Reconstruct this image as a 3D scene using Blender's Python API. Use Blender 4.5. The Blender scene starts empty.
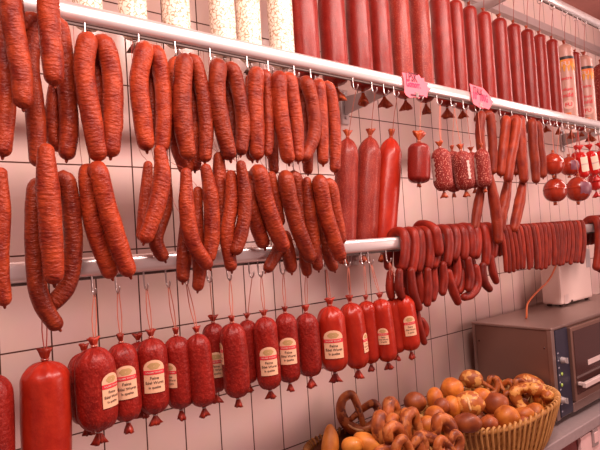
import bpy, math, random
from mathutils import Vector, Matrix, Quaternion, noise
random.seed(7)
sc = bpy.context.scene
C = sc.collection
PI = math.pi

# ---------------------------------------------------------------- camera
FPX = 540.0
CAM = Vector((0, -1.6, 1.75))
XC = Vector((650, 25, FPX)).normalized()            # wall direction seen by the lens (right, up, forward)
_a = .065
UC = Vector((-_a, 1, (_a*XC.x - XC.y)/XC.z)).normalized()
YC = -UC.cross(XC)
cam_d = bpy.data.cameras.new('camera'); cam = bpy.data.objects.new('camera', cam_d); C.objects.link(cam)
R_ = Vector((XC.x, YC.x, UC.x)); U_ = Vector((XC.y, YC.y, UC.y)); F_ = Vector((XC.z, YC.z, UC.z))
cam.matrix_world = Matrix(((R_.x, U_.x, -F_.x, CAM.x), (R_.y, U_.y, -F_.y, CAM.y), (R_.z, U_.z, -F_.z, CAM.z), (0, 0, 0, 1)))
cam_d.sensor_width = 36; cam_d.lens = 36*FPX/600; cam_d.clip_start = .02
sc.camera = cam

# ---------------------------------------------------------------- world, lamps, exposure
w = bpy.data.worlds.new('world'); sc.world = w; w.use_nodes = True
bgn = w.node_tree.nodes['Background']; bgn.inputs[0].default_value = (1, .48, .44, 1); bgn.inputs[1].default_value = .28
def area(name, loc, target, sx, sy, power, col):
    d = bpy.data.lights.new(name, 'AREA'); d.shape = 'RECTANGLE'; d.size = sx; d.size_y = sy; d.energy = power; d.color = col
    o = bpy.data.objects.new(name, d); C.objects.link(o); o.location = loc
    o.rotation_euler = (Vector(target) - Vector(loc)).to_track_quat('-Z', 'Y').to_euler()
    return o
area('ceiling_tube_light', (.9, -1.45, 3.04), (.8, -.1, 1.5), 3.2, .2, 70, (1, .70, .64))
area('counter_tube_light', (4.3, -1.0, 2.95), (1.8, -.2, 1.8), .3, 1.4, 20, (1, .69, .64))
area('front_right_fill_light', (3.9, -3.1, 1.9), (.9, 0, 1.6), 1.2, 1.6, 38, (1, .62, .56))  # added soft fill from front right to shade left edges; no window there
sc.view_settings.view_transform = 'Standard'
sc.view_settings.look = 'None'
sc.view_settings.gamma = 1
sc.view_settings.use_curve_mapping = False
sc.view_settings.exposure = 0.35

# ---------------------------------------------------------------- helpers
def at(px, py, Y):
    d = Vector((px-300, 225-py, FPX)); wv = Vector((d.dot(XC), d.dot(YC), d.dot(UC)))
    return CAM + wv*((Y-CAM.y)/wv.y)
def atz(px, py, z):
    d = Vector((px-300, 225-py, FPX)); wv = Vector((d.dot(XC), d.dot(YC), d.dot(UC)))
    return CAM + wv*((z-CAM.z)/wv.z)
def depth(p): return (p-CAM).dot(F_)
def px2m(n, p): return n*depth(p)/FPX

def tag(o, label, cat, group=None):
    o['label'] = label; o['category'] = cat
    if group: o['group'] = group
    return o
def empty(name, loc, label, cat, group=None):
    o = bpy.data.objects.new(name, None); C.objects.link(o); o.location = loc; o.empty_display_size = .02
    return tag(o, label, cat, group)
class MB:
    def __init__(s): s.v = []; s.f = []; s.co = []; s.smooth = True
    def add(s, vs, fs, co=None):
        n = len(s.v); s.v += [Vector(v) for v in vs]; s.f += [tuple(i+n for i in f) for f in fs]
        s.co += list(co) if co else [Vector(v) for v in vs]
        return s
    def box(s, a, b):
        x0, y0, z0 = a; x1, y1, z1 = b
        return s.add([(x0,y0,z0),(x1,y0,z0),(x1,y1,z0),(x0,y1,z0),(x0,y0,z1),(x1,y0,z1),(x1,y1,z1),(x0,y1,z1)],
              [(0,3,2,1),(4,5,6,7),(0,1,5,4),(1,2,6,5),(2,3,7,6),(3,0,4,7)])
    def build(s, name, m, parent=None, loc=None, smooth=None, bevel=0):
        me = bpy.data.meshes.new(name)
        org = Vector(loc) if loc is not None else (parent.location if parent is not None and parent.type == 'EMPTY' else Vector((0,0,0)))
        if parent is not None and parent.type != 'EMPTY': org = Vector(parent['_org']) if '_org' in parent else Vector((0,0,0))
        me.from_pydata([v-org for v in s.v], [], s.f)
        a = me.attributes.new('co', 'FLOAT_VECTOR', 'POINT')
        flat = []
        for c in s.co: flat += [c[0], c[1], c[2]]
        a.data.foreach_set('vector', flat)
        sm = s.smooth if smooth is None else smooth
        me.polygons.foreach_set('use_smooth', [sm]*len(me.polygons))
        me.materials.append(m)
        o = bpy.data.objects.new(name, me); C.objects.link(o)
        if parent is not None:
            o.parent = parent
        else:
            o.location = org
        ORG[o.name] = org
        if bevel:
            b = o.modifiers.new('bevel', 'BEVEL'); b.width = bevel; b.segments = 2; b.limit_method = 'ANGLE'
        return o
ORG = {}
def child_of(mb, name, m, parent, **k):
    """sub-part: same origin as its parent part"""
    org = ORG[parent.name]
    vs = mb.v; mb.v = [v-org for v in vs]
    me_o = mb.build(name, m, None, loc=(0,0,0), **k); me_o.parent = parent; me_o.location = (0,0,0); ORG[me_o.name] = org
    mb.v = vs
    return me_o

def catmull(P, step):
    P = [Vector(p) for p in P]; out = []
    n = len(P)
    for i in range(n-1):
        p0 = P[i-1] if i else P[0]*2-P[1]; p1 = P[i]; p2 = P[i+1]; p3 = P[i+2] if i+2 < n else P[-1]*2-P[-2]
        k = max(2, int((p2-p1).length/step))
        for j in range(k):
            t = j/k
            out.append((.5*((2*p1)+(p2-p0)*t+(2*p0-5*p1+4*p2-p3)*t*t+(3*p1-p0-3*p2+p3)*t**3), i+t))
    out.append((P[-1].copy(), n-1.0))
    return out
def tube(mb, P, R, seg=16, step=.006, cap=True, wob=0, seed=0, closed=False):
    """a swept round body with domed ends; R is one radius or one per control point"""
    pts = catmull(P, step)
    if not isinstance(R, (list, tuple)): R = [R]*len(P)
    def rad(t):
        i = min(int(t), len(R)-2); f = t-i; f = f*f*(3-2*f)
        return R[i]*(1-f)+R[i+1]*f
    S = [p for p, t in pts]; T = [t for p, t in pts]
    L = [0]
    for i in range(1, len(S)): L.append(L[-1]+(S[i]-S[i-1]).length)
    tot = L[-1]
    rows = []
    if cap:
        def sample(d):
            if d <= 0: return S[0], T[0]
            for i in range(1, len(L)):
                if L[i] >= d:
                    f = (d-L[i-1])/max(1e-9, L[i]-L[i-1]); return S[i-1].lerp(S[i], f), T[i-1]+(T[i]-T[i-1])*f
            return S[-1], T[-1]
        r0, r1 = min(rad(0), tot/2), min(rad(T[-1]), tot/2)
        ds = [r0*(1-math.cos(a*PI/12)) for a in range(0, 6)]
        k = max(2, int((tot-r0-r1)/step))
        ds += [r0+(tot-r0-r1)*i/k for i in range(k+1)]
        ds += [tot-r1*(1-math.cos(a*PI/12)) for a in range(5, -1, -1)]
        for d in ds:
            p, t = sample(d); r = rad(t)
            if d < r0: r *= math.sqrt(max(0, 1-((r0-d)/r0)**2))
            elif d > tot-r1: r *= math.sqrt(max(0, 1-((r1-(tot-d))/r1)**2))
            rows.append((p, max(r, 1e-4), d))
    else:
        rows = [(p, rad(t), l) for p, t, l in zip(S, T, L)]
    m = len(rows)
    up = Vector((0, 0, 1)); nrm = None; vs = []; co = []
    for i, (p, r, d) in enumerate(rows):
        tg = (rows[min(i+1, m-1)][0]-rows[max(i-1, 0)][0]).normalized()
        if nrm is None:
            nrm = tg.orthogonal().normalized()
        nrm = (nrm - tg*nrm.dot(tg)).normalized(); bn = tg.cross(nrm)
        for j in range(seg):
            a = 2*PI*j/seg; rr = r
            if wob: rr *= 1+wob*noise.noise(Vector((math.cos(a)*1.3+seed, math.sin(a)*1.3, d*28+seed*3.1)))
            vs.append(p+(nrm*math.cos(a)+bn*math.sin(a))*rr); co.append(Vector((math.cos(a)*.02, math.sin(a)*.02, d)))
    fs = [(i*seg+j, i*seg+(j+1)%seg, (i+1)*seg+(j+1)%seg, (i+1)*seg+j) for i in range(m-1) for j in range(seg)]
    if closed:
        pass
    fs.append(tuple(range(seg-1, -1, -1))); fs.append(tuple((m-1)*seg+j for j in range(seg)))
    mb.add(vs, fs, co)
    return mb
def line(mb, P, r, seg=6): return tube(mb, P, r, seg=seg, step=.02, cap=False)

# ---------------------------------------------------------------- materials
def newmat(name):
    m = bpy.data.materials.new(name); m.use_nodes = True
    n = m.node_tree.nodes; return m, n, m.node_tree.links, n['Principled BSDF']
def plain(name, col, rough=.5, metal=0, noise_amt=.12, scale=12, bump=0, spec=.5, coat=0):
    m, n, l, b = newmat(name)
    tc = n.new('ShaderNodeTexCoord'); nz = n.new('ShaderNodeTexNoise'); nz.inputs['Scale'].default_value = scale; nz.inputs['Detail'].default_value = 4
    l.new(tc.outputs['Object'], nz.inputs['Vector'])
    mx = n.new('ShaderNodeMix'); mx.data_type = 'RGBA'
    mx.inputs[6].default_value = (*[c*(1-noise_amt) for c in col], 1); mx.inputs[7].default_value = (*[min(1, c*(1+noise_amt)) for c in col], 1)
    l.new(nz.outputs['Fac'], mx.inputs[0]); l.new(mx.outputs[2], b.inputs['Base Color'])
    b.inputs['Roughness'].default_value = rough; b.inputs['Metallic'].default_value = metal
    b.inputs['Specular IOR Level'].default_value = spec; b.inputs['Coat Weight'].default_value = coat
    if bump:
        bp = n.new('ShaderNodeBump'); bp.inputs['Strength'].default_value = bump; bp.inputs['Distance'].default_value = .002
        l.new(nz.outputs['Fac'], bp.inputs['Height']); l.new(bp.outputs[0], b.inputs['Normal'])
    return m
def casing(name, ca, cb, rough=.38, fine=(60, 60, 330), fb=.5, speck=None, speck_scale=260, speck_amt=.35, coat=.15, rnd=.25, dist=.0022):
    """sausage skin: blotchy colour, wrinkles running around the body, optional fat specks"""
    m, n, l, b = newmat(name)
    at_ = n.new('ShaderNodeAttribute'); at_.attribute_name = 'co'
    oi = n.new('ShaderNodeObjectInfo')
    ad = n.new('ShaderNodeVectorMath'); ad.operation = 'ADD'; l.new(at_.outputs['Vector'], ad.inputs[0])
    cx = n.new('ShaderNodeCombineXYZ')
    for i in range(3): l.new(oi.outputs['Random'], cx.inputs[i])
    l.new(cx.outputs[0], ad.inputs[1])
    def nz(scale3, detail=3):
        mp = n.new('ShaderNodeVectorMath'); mp.operation = 'MULTIPLY'; l.new(ad.outputs[0], mp.inputs[0]); mp.inputs[1].default_value = scale3
        t = n.new('ShaderNodeTexNoise'); t.inputs['Scale'].default_value = 1; t.inputs['Detail'].default_value = detail; l.new(mp.outputs[0], t.inputs['Vector']); return t
    big = nz((38, 38, 24), 4); wr = nz(fine, 3)
    mx = n.new('ShaderNodeMix'); mx.data_type = 'RGBA'; mx.inputs[6].default_value = (*ca, 1); mx.inputs[7].default_value = (*cb, 1)
    rp = n.new('ShaderNodeMapRange'); rp.inputs[1].default_value = .3; rp.inputs[2].default_value = .7; l.new(big.outputs['Fac'], rp.inputs[0]); l.new(rp.outputs[0], mx.inputs[0])
    col = mx.outputs[2]
    if speck:
        t = nz((speck_scale, speck_scale, speck_scale), 2)
        r2 = n.new('ShaderNodeMapRange'); r2.inputs[1].default_value = .56; r2.inputs[2].default_value = .66; r2.inputs[4].default_value = speck_amt
        l.new(t.outputs['Fac'], r2.inputs[0]); m2 = n.new('ShaderNodeMix'); m2.data_type = 'RGBA'
        l.new(r2.outputs[0], m2.inputs[0]); l.new(col, m2.inputs[6]); m2.inputs[7].default_value = (*speck, 1); col = m2.outputs[2]
    hv = n.new('ShaderNodeHueSaturation'); mr = n.new('ShaderNodeMapRange'); mr.inputs[3].default_value = 1-rnd; mr.inputs[4].default_value = 1+rnd
    l.new(oi.outputs['Random'], mr.inputs[0]); l.new(mr.outputs[0], hv.inputs['Value']); l.new(col, hv.inputs['Color']); l.new(hv.outputs[0], b.inputs['Base Color'])
    bp = n.new('ShaderNodeBump'); bp.inputs['Strength'].default_value = fb; bp.inputs['Distance'].default_value = dist
    l.new(wr.outputs['Fac'], bp.inputs['Height']); l.new(bp.outputs[0], b.inputs['Normal'])
    b.inputs['Roughness'].default_value = rough; b.inputs['Coat Weight'].default_value = coat; b.inputs['Coat Roughness'].default_value = .25
    b.inputs['Specular IOR Level'].default_value = .24
    return m
M = {}
M['kielbasa'] = casing('smoked_kielbasa_skin', (.15, .012, .006), (.37, .052, .014), .40, (75, 75, 170), .85, coat=0, rnd=.24, dist=.0045)
M['tight'] = casing('tight_sausage_skin', (.13, .009, .005), (.27, .026, .009), .45, (80, 80, 380), .8, coat=0, rnd=.3)
M['thin'] = casing('thin_sausage_skin', (.14, .011, .005), (.29, .038, .011), .45, (80, 80, 380), .8, coat=.05)
M['cabanos'] = casing('small_sausage_skin', (.12, .007, .004), (.26, .020, .008), .45, (80, 80, 300), .6, coat=.05)
M['salami'] = casing('salami_skin', (.17, .006, .004), (.28, .014, .008), .40, (110, 110, 110), 1.0, (.42, .05, .03), 260, .5, .08, .14, .003)
M['salami_bright'] = casing('bright_red_casing', (.32, .014, .006), (.42, .028, .010), .32, (60, 60, 60), .7, None, 0, 0, .2, .12)
M['big_red'] = casing('big_red_casing', (.17, .009, .006), (.24, .017, .011), .32, (120, 120, 300), .5, (.46, .09, .06), 420, .3, .15, .10)
M['grain'] = casing('grainy_sausage_casing', (.19, .012, .007), (.28, .026, .013), .44, (220, 220, 220), .8, (.55, .16, .10), 300, .45, .2, .08)
M['pepper'] = casing('fat_speckled_casing', (.17, .010, .008), (.24, .018, .012), .5, (260, 260, 260), .9, (.75, .36, .27), 230, .75, .05, .08)
M['tail'] = casing('casing_end', (.24, .022, .008), (.50, .095, .020), .40, (300, 300, 60), 1.0, None, 0, 0, .3, .15)
M['tail_red'] = casing('red_casing_end', (.20, .010, .006), (.42, .040, .014), .36, (300, 300, 60), 1.0, None, 0, 0, .3, .2)
M['ball'] = casing('ball_casing', (.25, .018, .007), (.36, .035, .012), .2, (40, 40, 40), .4, None, 0, 0, .5, .1)
M['string'] = plain('twine', (.55, .17, .11), .8)
M['red_string'] = plain('red_twine', (.42, .07, .05), .8)
M['steel'] = plain('brushed_steel', (.62, .58, .57), .3, 1, .06, 40)
M['rail'] = plain('polished_rail_metal', (.90, .88, .87), .28, .7, .04, 20)
M['lip'] = plain('dark_rail_groove', (.10, .07, .06), .6)
M['bracket'] = plain('bracket_metal', (.52, .50, .50), .45, .4)
M['paper'] = plain('label_paper', (.80, .52, .32), .6)
M['band'] = plain('label_red_ink', (.70, .03, .05), .5)
M['ink'] = plain('label_dark_ink', (.10, .06, .04), .6)
M['emblem'] = plain('label_emblem_ink', (.50, .34, .14), .6)
M['white_ink'] = plain('label_pale_ink', (.72, .48, .40), .6)
M['pink'] = plain('pink_card', (.90, .17, .22), .6, 0, .05)
M['pen'] = plain('felt_pen_ink', (.12, .008, .03), .6)
M['pen_pink'] = plain('pink_felt_pen_ink', (.50, .012, .10), .6)

def mosaic():
    m, n, l, b = newmat('mottled_white_casing')
    a = n.new('ShaderNodeAttribute'); a.attribute_name = 'co'
    oi = n.new('ShaderNodeObjectInfo'); ad = n.new('ShaderNodeVectorMath'); ad.operation = 'ADD'; l.new(a.outputs['Vector'], ad.inputs[0]); l.new(oi.outputs['Random'], ad.inputs[1])
    v = n.new('ShaderNodeTexVoronoi'); v.feature = 'DISTANCE_TO_EDGE'; v.inputs['Scale'].default_value = 85; l.new(ad.outputs[0], v.inputs['Vector'])
    z = n.new('ShaderNodeTexNoise'); z.inputs['Scale'].default_value = 130; l.new(ad.outputs[0], z.inputs['Vector'])
    s = n.new('ShaderNodeMath'); s.operation = 'MULTIPLY_ADD'; l.new(z.outputs['Fac'], s.inputs[0]); s.inputs[1].default_value = .5; l.new(v.outputs['Distance'], s.inputs[2])
    r = n.new('ShaderNodeMapRange'); r.inputs[1].default_value = .27; r.inputs[2].default_value = .36; l.new(s.outputs[0], r.inputs[0])
    mx = n.new('ShaderNodeMix'); mx.data_type = 'RGBA'; mx.inputs[6].default_value = (.42, .27, .14, 1); mx.inputs[7].default_value = (.86, .80, .68, 1)
    l.new(r.outputs[0], mx.inputs[0]); l.new(mx.outputs[2], b.inputs['Base Color']); b.inputs['Roughness'].default_value = .4
    return m
M['mosaic'] = mosaic()

def tile_mat():
    m, n, l, b = newmat('wall_tiles')
    tc = n.new('ShaderNodeTexCoord'); sp = n.new('ShaderNodeSeparateXYZ'); l.new(tc.outputs['Object'], sp.inputs[0])
    cb = n.new('ShaderNodeCombineXYZ'); l.new(sp.outputs['X'], cb.inputs['X']); l.new(sp.outputs['Z'], cb.inputs['Y'])
    mp = n.new('ShaderNodeMapping'); l.new(cb.outputs[0], mp.inputs['Vector']); mp.inputs['Location'].default_value = (-.672+.1285*40, -1.762+.2535*40, 0)
    br = n.new('ShaderNodeTexBrick'); br.offset = 0; br.squash = 1
    br.inputs['Scale'].default_value = 1; br.inputs['Brick Width'].default_value = .1285; br.inputs['Row Height'].default_value = .2535
    br.inputs['Mortar Size'].default_value = .0023; br.inputs['Mortar Smooth'].default_value = .15
    br.inputs['Color1'].default_value = (.79, .62, .565, 1); br.inputs['Color2'].default_value = (.82, .65, .595, 1); br.inputs['Mortar'].default_value = (.085, .028, .017, 1)
    l.new(mp.outputs[0], br.inputs['Vector'])
    nz = n.new('ShaderNodeTexNoise'); nz.inputs['Scale'].default_value = 9; nz.inputs['Detail'].default_value = 5; l.new(tc.outputs['Object'], nz.inputs['Vector'])
    mx = n.new('ShaderNodeMix'); mx.data_type = 'RGBA'; mx.blend_type = 'MULTIPLY'; mx.inputs[0].default_value = .16
    l.new(br.outputs['Color'], mx.inputs[6]); l.new(nz.outputs['Color'], mx.inputs[7]); l.new(mx.outputs[2], b.inputs['Base Color'])
    ad = n.new('ShaderNodeMath'); ad.operation = 'MULTIPLY_ADD'; l.new(nz.outputs['Fac'], ad.inputs[0]); ad.inputs[1].default_value = .12
    iv = n.new('ShaderNodeMath'); iv.operation = 'SUBTRACT'; iv.inputs[0].default_value = 1; l.new(br.outputs['Fac'], iv.inputs[1]); l.new(iv.outputs[0], ad.inputs[2])
    bp = n.new('ShaderNodeBump'); bp.inputs['Strength'].default_value = .35; bp.inputs['Distance'].default_value = .003; l.new(ad.outputs[0], bp.inputs['Height']); l.new(bp.outputs[0], b.inputs['Normal'])
    r = n.new('ShaderNodeMapRange'); l.new(br.outputs['Fac'], r.inputs[0]); r.inputs[3].default_value = .2; r.inputs[4].default_value = .9; l.new(r.outputs[0], b.inputs['Roughness'])
    return m

# ---------------------------------------------------------------- the setting
def struct(name, a, b, m):
    mb = MB(); mb.box(a, b); o = mb.build(name, m, smooth=False); o['kind'] = 'structure'; return o
CZ = .87                                            # worktop height
CEIL = 3.25
struct('wall_back', (-2.2, 0, 0), (7, .12, CEIL), tile_mat())
struct('floor', (-2.2, -3.2, -.1), (7, .12, 0), plain('floor_tiles', (.30, .20, .18), .5))
struct('ceiling', (-2.2, -3.2, CEIL), (7, .12, CEIL+.1), plain('ceiling_paint', (.40, .17, .14), .7))
LZ = at(545, 30, 0).z
struct('trim_1', (-2.2, -.035, LZ-.03), (7, -.0005, LZ+.018), plain('grey_trim', (.42, .34, .33), .4, .2))
# worktop and its front
YF = -.512
mb = MB(); mb.box((-.6, YF, CZ-.045), (5.2, -.002, CZ))
tag(mb.build('worktop', plain('grey_stone', (.34, .29, .29), .28, 0, .15, 60), smooth=False, bevel=.004), 'long grey worktop along the tiled wall under the oven and bread basket', 'worktop')

# ---------------------------------------------------------------- rails
YR = -.33
Z1 = at(270, 55.0, YR).z; Z2 = at(200, 258.5, YR).z; Z3 = at(600, 25, YR).z
BX = at(405, 93, YR).x
def rail(z, label, x0=-1.2, x1=5.6, hw=.017, hh=.0225):
    root = empty('hanging_rail', (x0, YR, z), label, 'rail')
    mb = MB(); seg = 28; vs = []
    for x in (x0, x1):
        for j in range(seg):
            a = 2*PI*j/seg; c, s_ = math.cos(a), math.sin(a)
            vs.append((x, YR+hw*math.copysign(abs(c)**.75, c), z+hh*math.copysign(abs(s_)**.75, s_)))
    fs = [(j, seg+j, seg+(j+1) % seg, (j+1) % seg) for j in range(seg)] + [tuple(range(seg)), tuple(range(2*seg-1, seg-1, -1))]
    mb.add(vs, fs); mb.build('rail_tube', M['rail'], root)
    for bx in ((BX-2.0, BX, BX+2.0) if z < 2.7 else (BX-.9, at(526, -2, YR).x)):
        mb = MB()
        pr = [(YR+.012, z-.012), (YR+.012, z+.010), (-.012, z+.030), (-.012, z-.048)]
        mb.add([(bx+sx, y, zz) for sx in (-.006, .006) for y, zz in pr], [(0,1,2,3), (7,6,5,4), (0,4,5,1), (1,5,6,2), (2,6,7,3), (3,7,4,0)])
        br = mb.build('bracket', M['bracket'], root, smooth=False, bevel=.003)
        mb = MB(); mb.box((bx-.022, -.012, z-.085), (bx+.022, -.0005, z+.06))
        child_of(mb, 'wall_plate', M['steel'], br, smooth=False, bevel=.003)
        for dz in (-.06, .04):
            mb = MB(); tube(mb, [(bx, -.02, z+dz), (bx, -.010, z+dz)], .007, 12); child_of(mb, 'screw', M['bracket'], br)
    mb = MB(); mb.box((x0, YR-.004, z-hh-.006), (x1, YR+.004, z-hh+.002))
    mb.build('hook_lip', M['lip'], root, smooth=False)
    return root
rail(Z1, 'polished metal rail with two pink price cards, middle one of three')
rail(Z2, 'polished metal rail low on the tiles, small sausages draped over its far end')
rail(Z3, 'metal rail highest under the ceiling, carrying the big fat sausages')

# hooks
def hook_mb(x, z, back=False):
    mb = MB(); s = -1 if back else 1
    y0 = YR
    P = [(x, y0-.006, z-.018), (x, y0-.007, z-.048), (x, y0-.011, z-.060), (x, y0-.019, z-.064), (x, y0-.027, z-.058), (x, y0-.029, z-.048)]
    tube(mb, P, .0024, 8, .004)
    return mb
hooks = {0: [], 1: [], 2: []}
ZZ = {0: Z1, 1: Z2, 2: Z3}
HL = {0: ('small bent steel hook under the rail with the pink cards', 'hooks of the middle rail'),
      1: ('small bent steel hook under the lowest rail', 'hooks of the lowest rail'),
      2: ('small bent steel hook under the highest rail by the ceiling', 'hooks of the highest rail')}
def hook(x, k):
    for h in hooks[k]:
        if abs(h-x) < (.055, .030, .08)[k]: return h
    hooks[k].append(x)
    o = hook_mb(x, ZZ[k]).build('meat_hook', M['steel'], None, loc=(x, YR, ZZ[k]))
    tag(o, HL[k][0], 'hook', HL[k][1])
    return x

# ---------------------------------------------------------------- sausages hung in folded pairs
def arm(pts, Y, r0=0):
    out = [at(x, y, Y) for x, y in pts]
    return out
def knot(mb, p, d, r):
    tube(mb, [p, p+d*r*.3, p+d*r*.5], [r*.30, r*.18, r*.14], 8, .002)
SEED = [0]
def smoked(name, label, group, parts, mat='kielbasa', rail_k=None, hang=None, cat='sausage', stringm='red_string'):
    """parts = list of (pts, rpx, Y); two arms make one folded sausage with its bend on the hook, one arm is one link"""
    SEED[0] += 1
    mb = MB(); A = []
    for pts, rp, Y in parts:
        W = arm(pts, Y); r = [px2m(rp, p) for p in W]
        W[-1] = W[-1]+(W[-1]-W[-2]).normalized()*r[-1]*.75
        if len(parts) == 1: W[0] = W[0]+(W[0]-W[1]).normalized()*r[0]*.8
        A.append((W, r))
    if len(A) == 2:
        (W1, r1), (W2, r2) = A
        ra = (r1[0]+r2[0])/2
        ap = (W1[0]+W2[0])/2 + Vector((0, ra*1.7, -ra*1.1))
        # shoulders keep the arm's own roundness, the bend itself is pinched
        P = list(reversed(W1)) + [W1[0].lerp(ap, .42)+Vector((0, 0, ra*.62)), ap, W2[0].lerp(ap, .42)+Vector((0, 0, ra*.62))] + W2
        R = list(reversed(r1)) + [ra*.86, ra*.55, ra*.86] + r2
        R[0] *= .88; R[-1] *= .88
        top = ap + Vector((0, 0, ra*.5))
    else:
        W1, r1 = A[0]; P = list(W1); R = list(r1); R[0] *= .7; R[-1] *= .85; top = W1[0]; ra = r1[0]
    root = empty(name, top, label, cat, group)
    tube(mb, P, R, 18, .006, True, .07, SEED[0]*1.7)
    mb.build('sausage_body', M[mat], root)
    for i0, i1 in ((-1, -2), (0, 1))[:len(A)]:
        mb = MB(); d = (P[i0]-P[i1]).normalized(); knot(mb, P[i0]-d*R[i0]*.12, d, R[i0]); mb.build('tied_end', M[mat], root)
    if rail_k is not None:
        if hang is None: hang = top.x
        hx = hook(hang, rail_k) if abs(ZZ[rail_k]-top.z) < .2 else hang; hz = ZZ[rail_k]-.066
        mb = MB()
        T = Vector((hx, YR-.02, hz+.003))
        if (T-top).length > .12:
            Q = Vector((top.x, YR+.008, ZZ[rail_k]-.024)); line(mb, [Q, Vector((top.x, YR+.004, Q.z*.2+top.z*.8)), top+Vector((0, 0, -ra*.3))], .0006)
        else: line(mb, [T, T.lerp(top, .5), top+Vector((0, 0, -ra*.3))], .0008)
        mb.build('string', M[stringm], root)
    return root

GU = 'folded smoked sausages on the middle rail'
def U(lab, a, ra, ya, b, rb, yb, **k): smoked('smoked_sausage', lab, GU, [(a, ra, ya), (b, rb, yb)], rail_k=0, **k)
def S1(lab, a, ra, ya, grp=GU, **k): smoked('smoked_sausage', lab, grp, [(a, ra, ya)], **k)
F0, B0 = -.405, -.358
U('folded sausage cut by the picture edge, uppermost at far left', [(2,18),(5,60),(6,100),(3,150)], 9.5, F0, [(-22,20),(-24,80),(-20,150)], 9, F0)
U('long folded sausage with a thick front arm crossing the rail near the left edge', [(9,-12),(14,30),(21,70),(23,101)], 10.5, -.45, [(37,26),(29,62),(35,110),(38,160)], 9.5, B0)
U('folded sausage with a darker wrinkled front arm, second along from the picture edge', [(47,-14),(50,30),(53,62),(54,78)], 10.5, -.45, [(60,32),(66,80),(69,125),(67,153)], 9.5, B0)
S1('dark short sausage end between two long arms near the left edge', [(56,75),(53,110),(54,138),(59,146)], 7.5, -.33, rail_k=0)
U('thick orange-brown folded sausage hanging alone over a clear patch of tiles', [(87,43),(84,70),(90,110),(98,154)], 10.3, F0, [(105,45),(112,75),(113,115),(111,150)], 10, F0+.004)
S1('dark sausage arm hidden behind the thick orange-brown folded sausage', [(96,56),(97,85),(99,120),(103,150)], 8.5, B0, rail_k=0)
U('dark red folded sausage with two close narrow arms, right of the thick orange one', [(144,52),(139,80),(142,115),(146,144)], 9.5, F0, [(157,54),(162,80),(164,115),(162,146)], 8.5, F0+.01)
S1('short sausage tip showing behind the narrow dark red pair', [(150,66),(151,95),(153,120),(158,140)], 6.5, B0, rail_k=0)
U('folded sausage with a bright orange streaked front arm and thin wrinkled rear arm', [(184,64),(182,100),(184,130),(188,153)], 9.5, -.415, [(195,62),(202,90),(206,125),(205,157)], 7.5, -.40)
U('darker longer sausage behind the bright orange streaked pair', [(176,66),(174,100),(178,140),(186,168)], 9, B0, [(192,72),(193,110),(195,140),(195,166)], 7, B0)
U('folded sausage with a wide gap between its arms, front arm swinging right', [(218,68),(217,95),(222,125),(229,154)], 8.8, -.415, [(233,70),(239,95),(243,125),(241,150)], 7.5, -.405)
S1('dark sausage arm hidden behind the wide gap pair', [(226,76),(229,100),(232,130),(235,150)], 7, B0, rail_k=0)
U('folded sausage with a fat dark arm and a thin bright arm hanging straight', [(256,76),(255,100),(256,130),(257,154)], 8.5, F0, [(266,76),(268,100),(269,130),(268,153)], 5.6, F0+.01)
S1('dark sausage arm behind the fat and thin straight pair', [(250,80),(249,120),(252,156)], 7, B0, rail_k=0)
U('folded sausage with two equal smooth arms touching each other', [(279,80),(280,105),(284,135),(288,158)], 8, -.415, [(290,80),(294,105),(297,130),(298,157)], 7, -.405)
S1('dark sausage tip dropping below its neighbours under the equal smooth pair', [(274,90),(272,130),(274,170)], 6, B0, rail_k=0)
U('folded sausage whose outer arm bows outward like a bracket', [(302,82),(303,110),(304,135),(303,155)], 6, B0, [(307,84),(313,106),(314,134),(305,157)], 7, F0)
S1('pointed dark sausage tip between the bowed arm and the last pair', [(309,100),(308,140),(308,170)], 6, -.34, rail_k=0)
U('narrow folded sausage, last before the bare hooks of the middle rail', [(319,86),(321,110),(322,135),(323,160)], 6.6, -.40, [(329,88),(333,110),(335,140),(335,168)], 6.4, -.39)

# second tier, hung on long strings from the same rail
G2 = 'smoked sausages hung in a second tier in front of the lowest rail'
def V(lab, *prs, **k): smoked('smoked_sausage', lab, G2, [(a, r, y) for a, r, y in prs], rail_k=0, **k)
F2, B2 = -.425, -.385
V('sausage cut by the picture edge, in the lower tier', ([(1,174),(2,215),(0,260),(4,300)], 8.5, F2), hang=None)
V('thick straight wrinkled sausage nested inside a big curled one', ([(46,152),(48,190),(51,230),(54,276)], 11.2, -.45))
V('very long sausage curled into an open ring, lowest tip of the tier', ([(36,190),(34,230),(36,275),(43,305),(56,324)], 9, -.405), ([(66,180),(72,215),(73,255),(66,288),(50,305)], 9, -.375))
V('orange folded sausage with both arms slanting to the right across the rail', ([(88,174),(90,205),(98,240),(110,272)], 9.2, B2), ([(99,172),(107,205),(117,240),(128,270)], 9.5, F2))
V('bent sausage leaning left with a light tip near the tile line', ([(160,152),(162,178),(156,208),(146,237)], 8.8, -.44))
V('small pale sausage behind the left-leaning bent one', ([(148,166),(146,195),(144,215),(142,236)], 6.5, B2))
V('dark curled sausage with a stubby bright tip on the lowest rail', ([(166,180),(165,208),(156,240),(163,256)], 7.5, -.40))
V('wrinkled sausage with a flat cut top and a tip curling towards its orange neighbour', ([(186,174),(187,212),(193,242),(207,264)], 8, -.44))
V('orange sausage leaning slightly, right of the flat topped wrinkled one', ([(206,170),(211,200),(212,235),(209,257)], 8, -.42))
V('dark straight sausage hanging below the lowest rail, longest of its bunch', ([(198,192),(197,230),(200,262),(198,286)], 7, B2))
V('short blunt sausage ending just under the lowest rail', ([(185,225),(184,255),(183,277)], 7.5, -.395))
V('dark sausage arm partly hidden behind the crossed pair', ([(219,158),(220,190),(222,220),(226,240)], 8, B2))
V('dark sausage dropping straight across the rail to a hook below', ([(231,176),(231,205),(227,236),(231,266)], 7.5, -.425))
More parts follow.
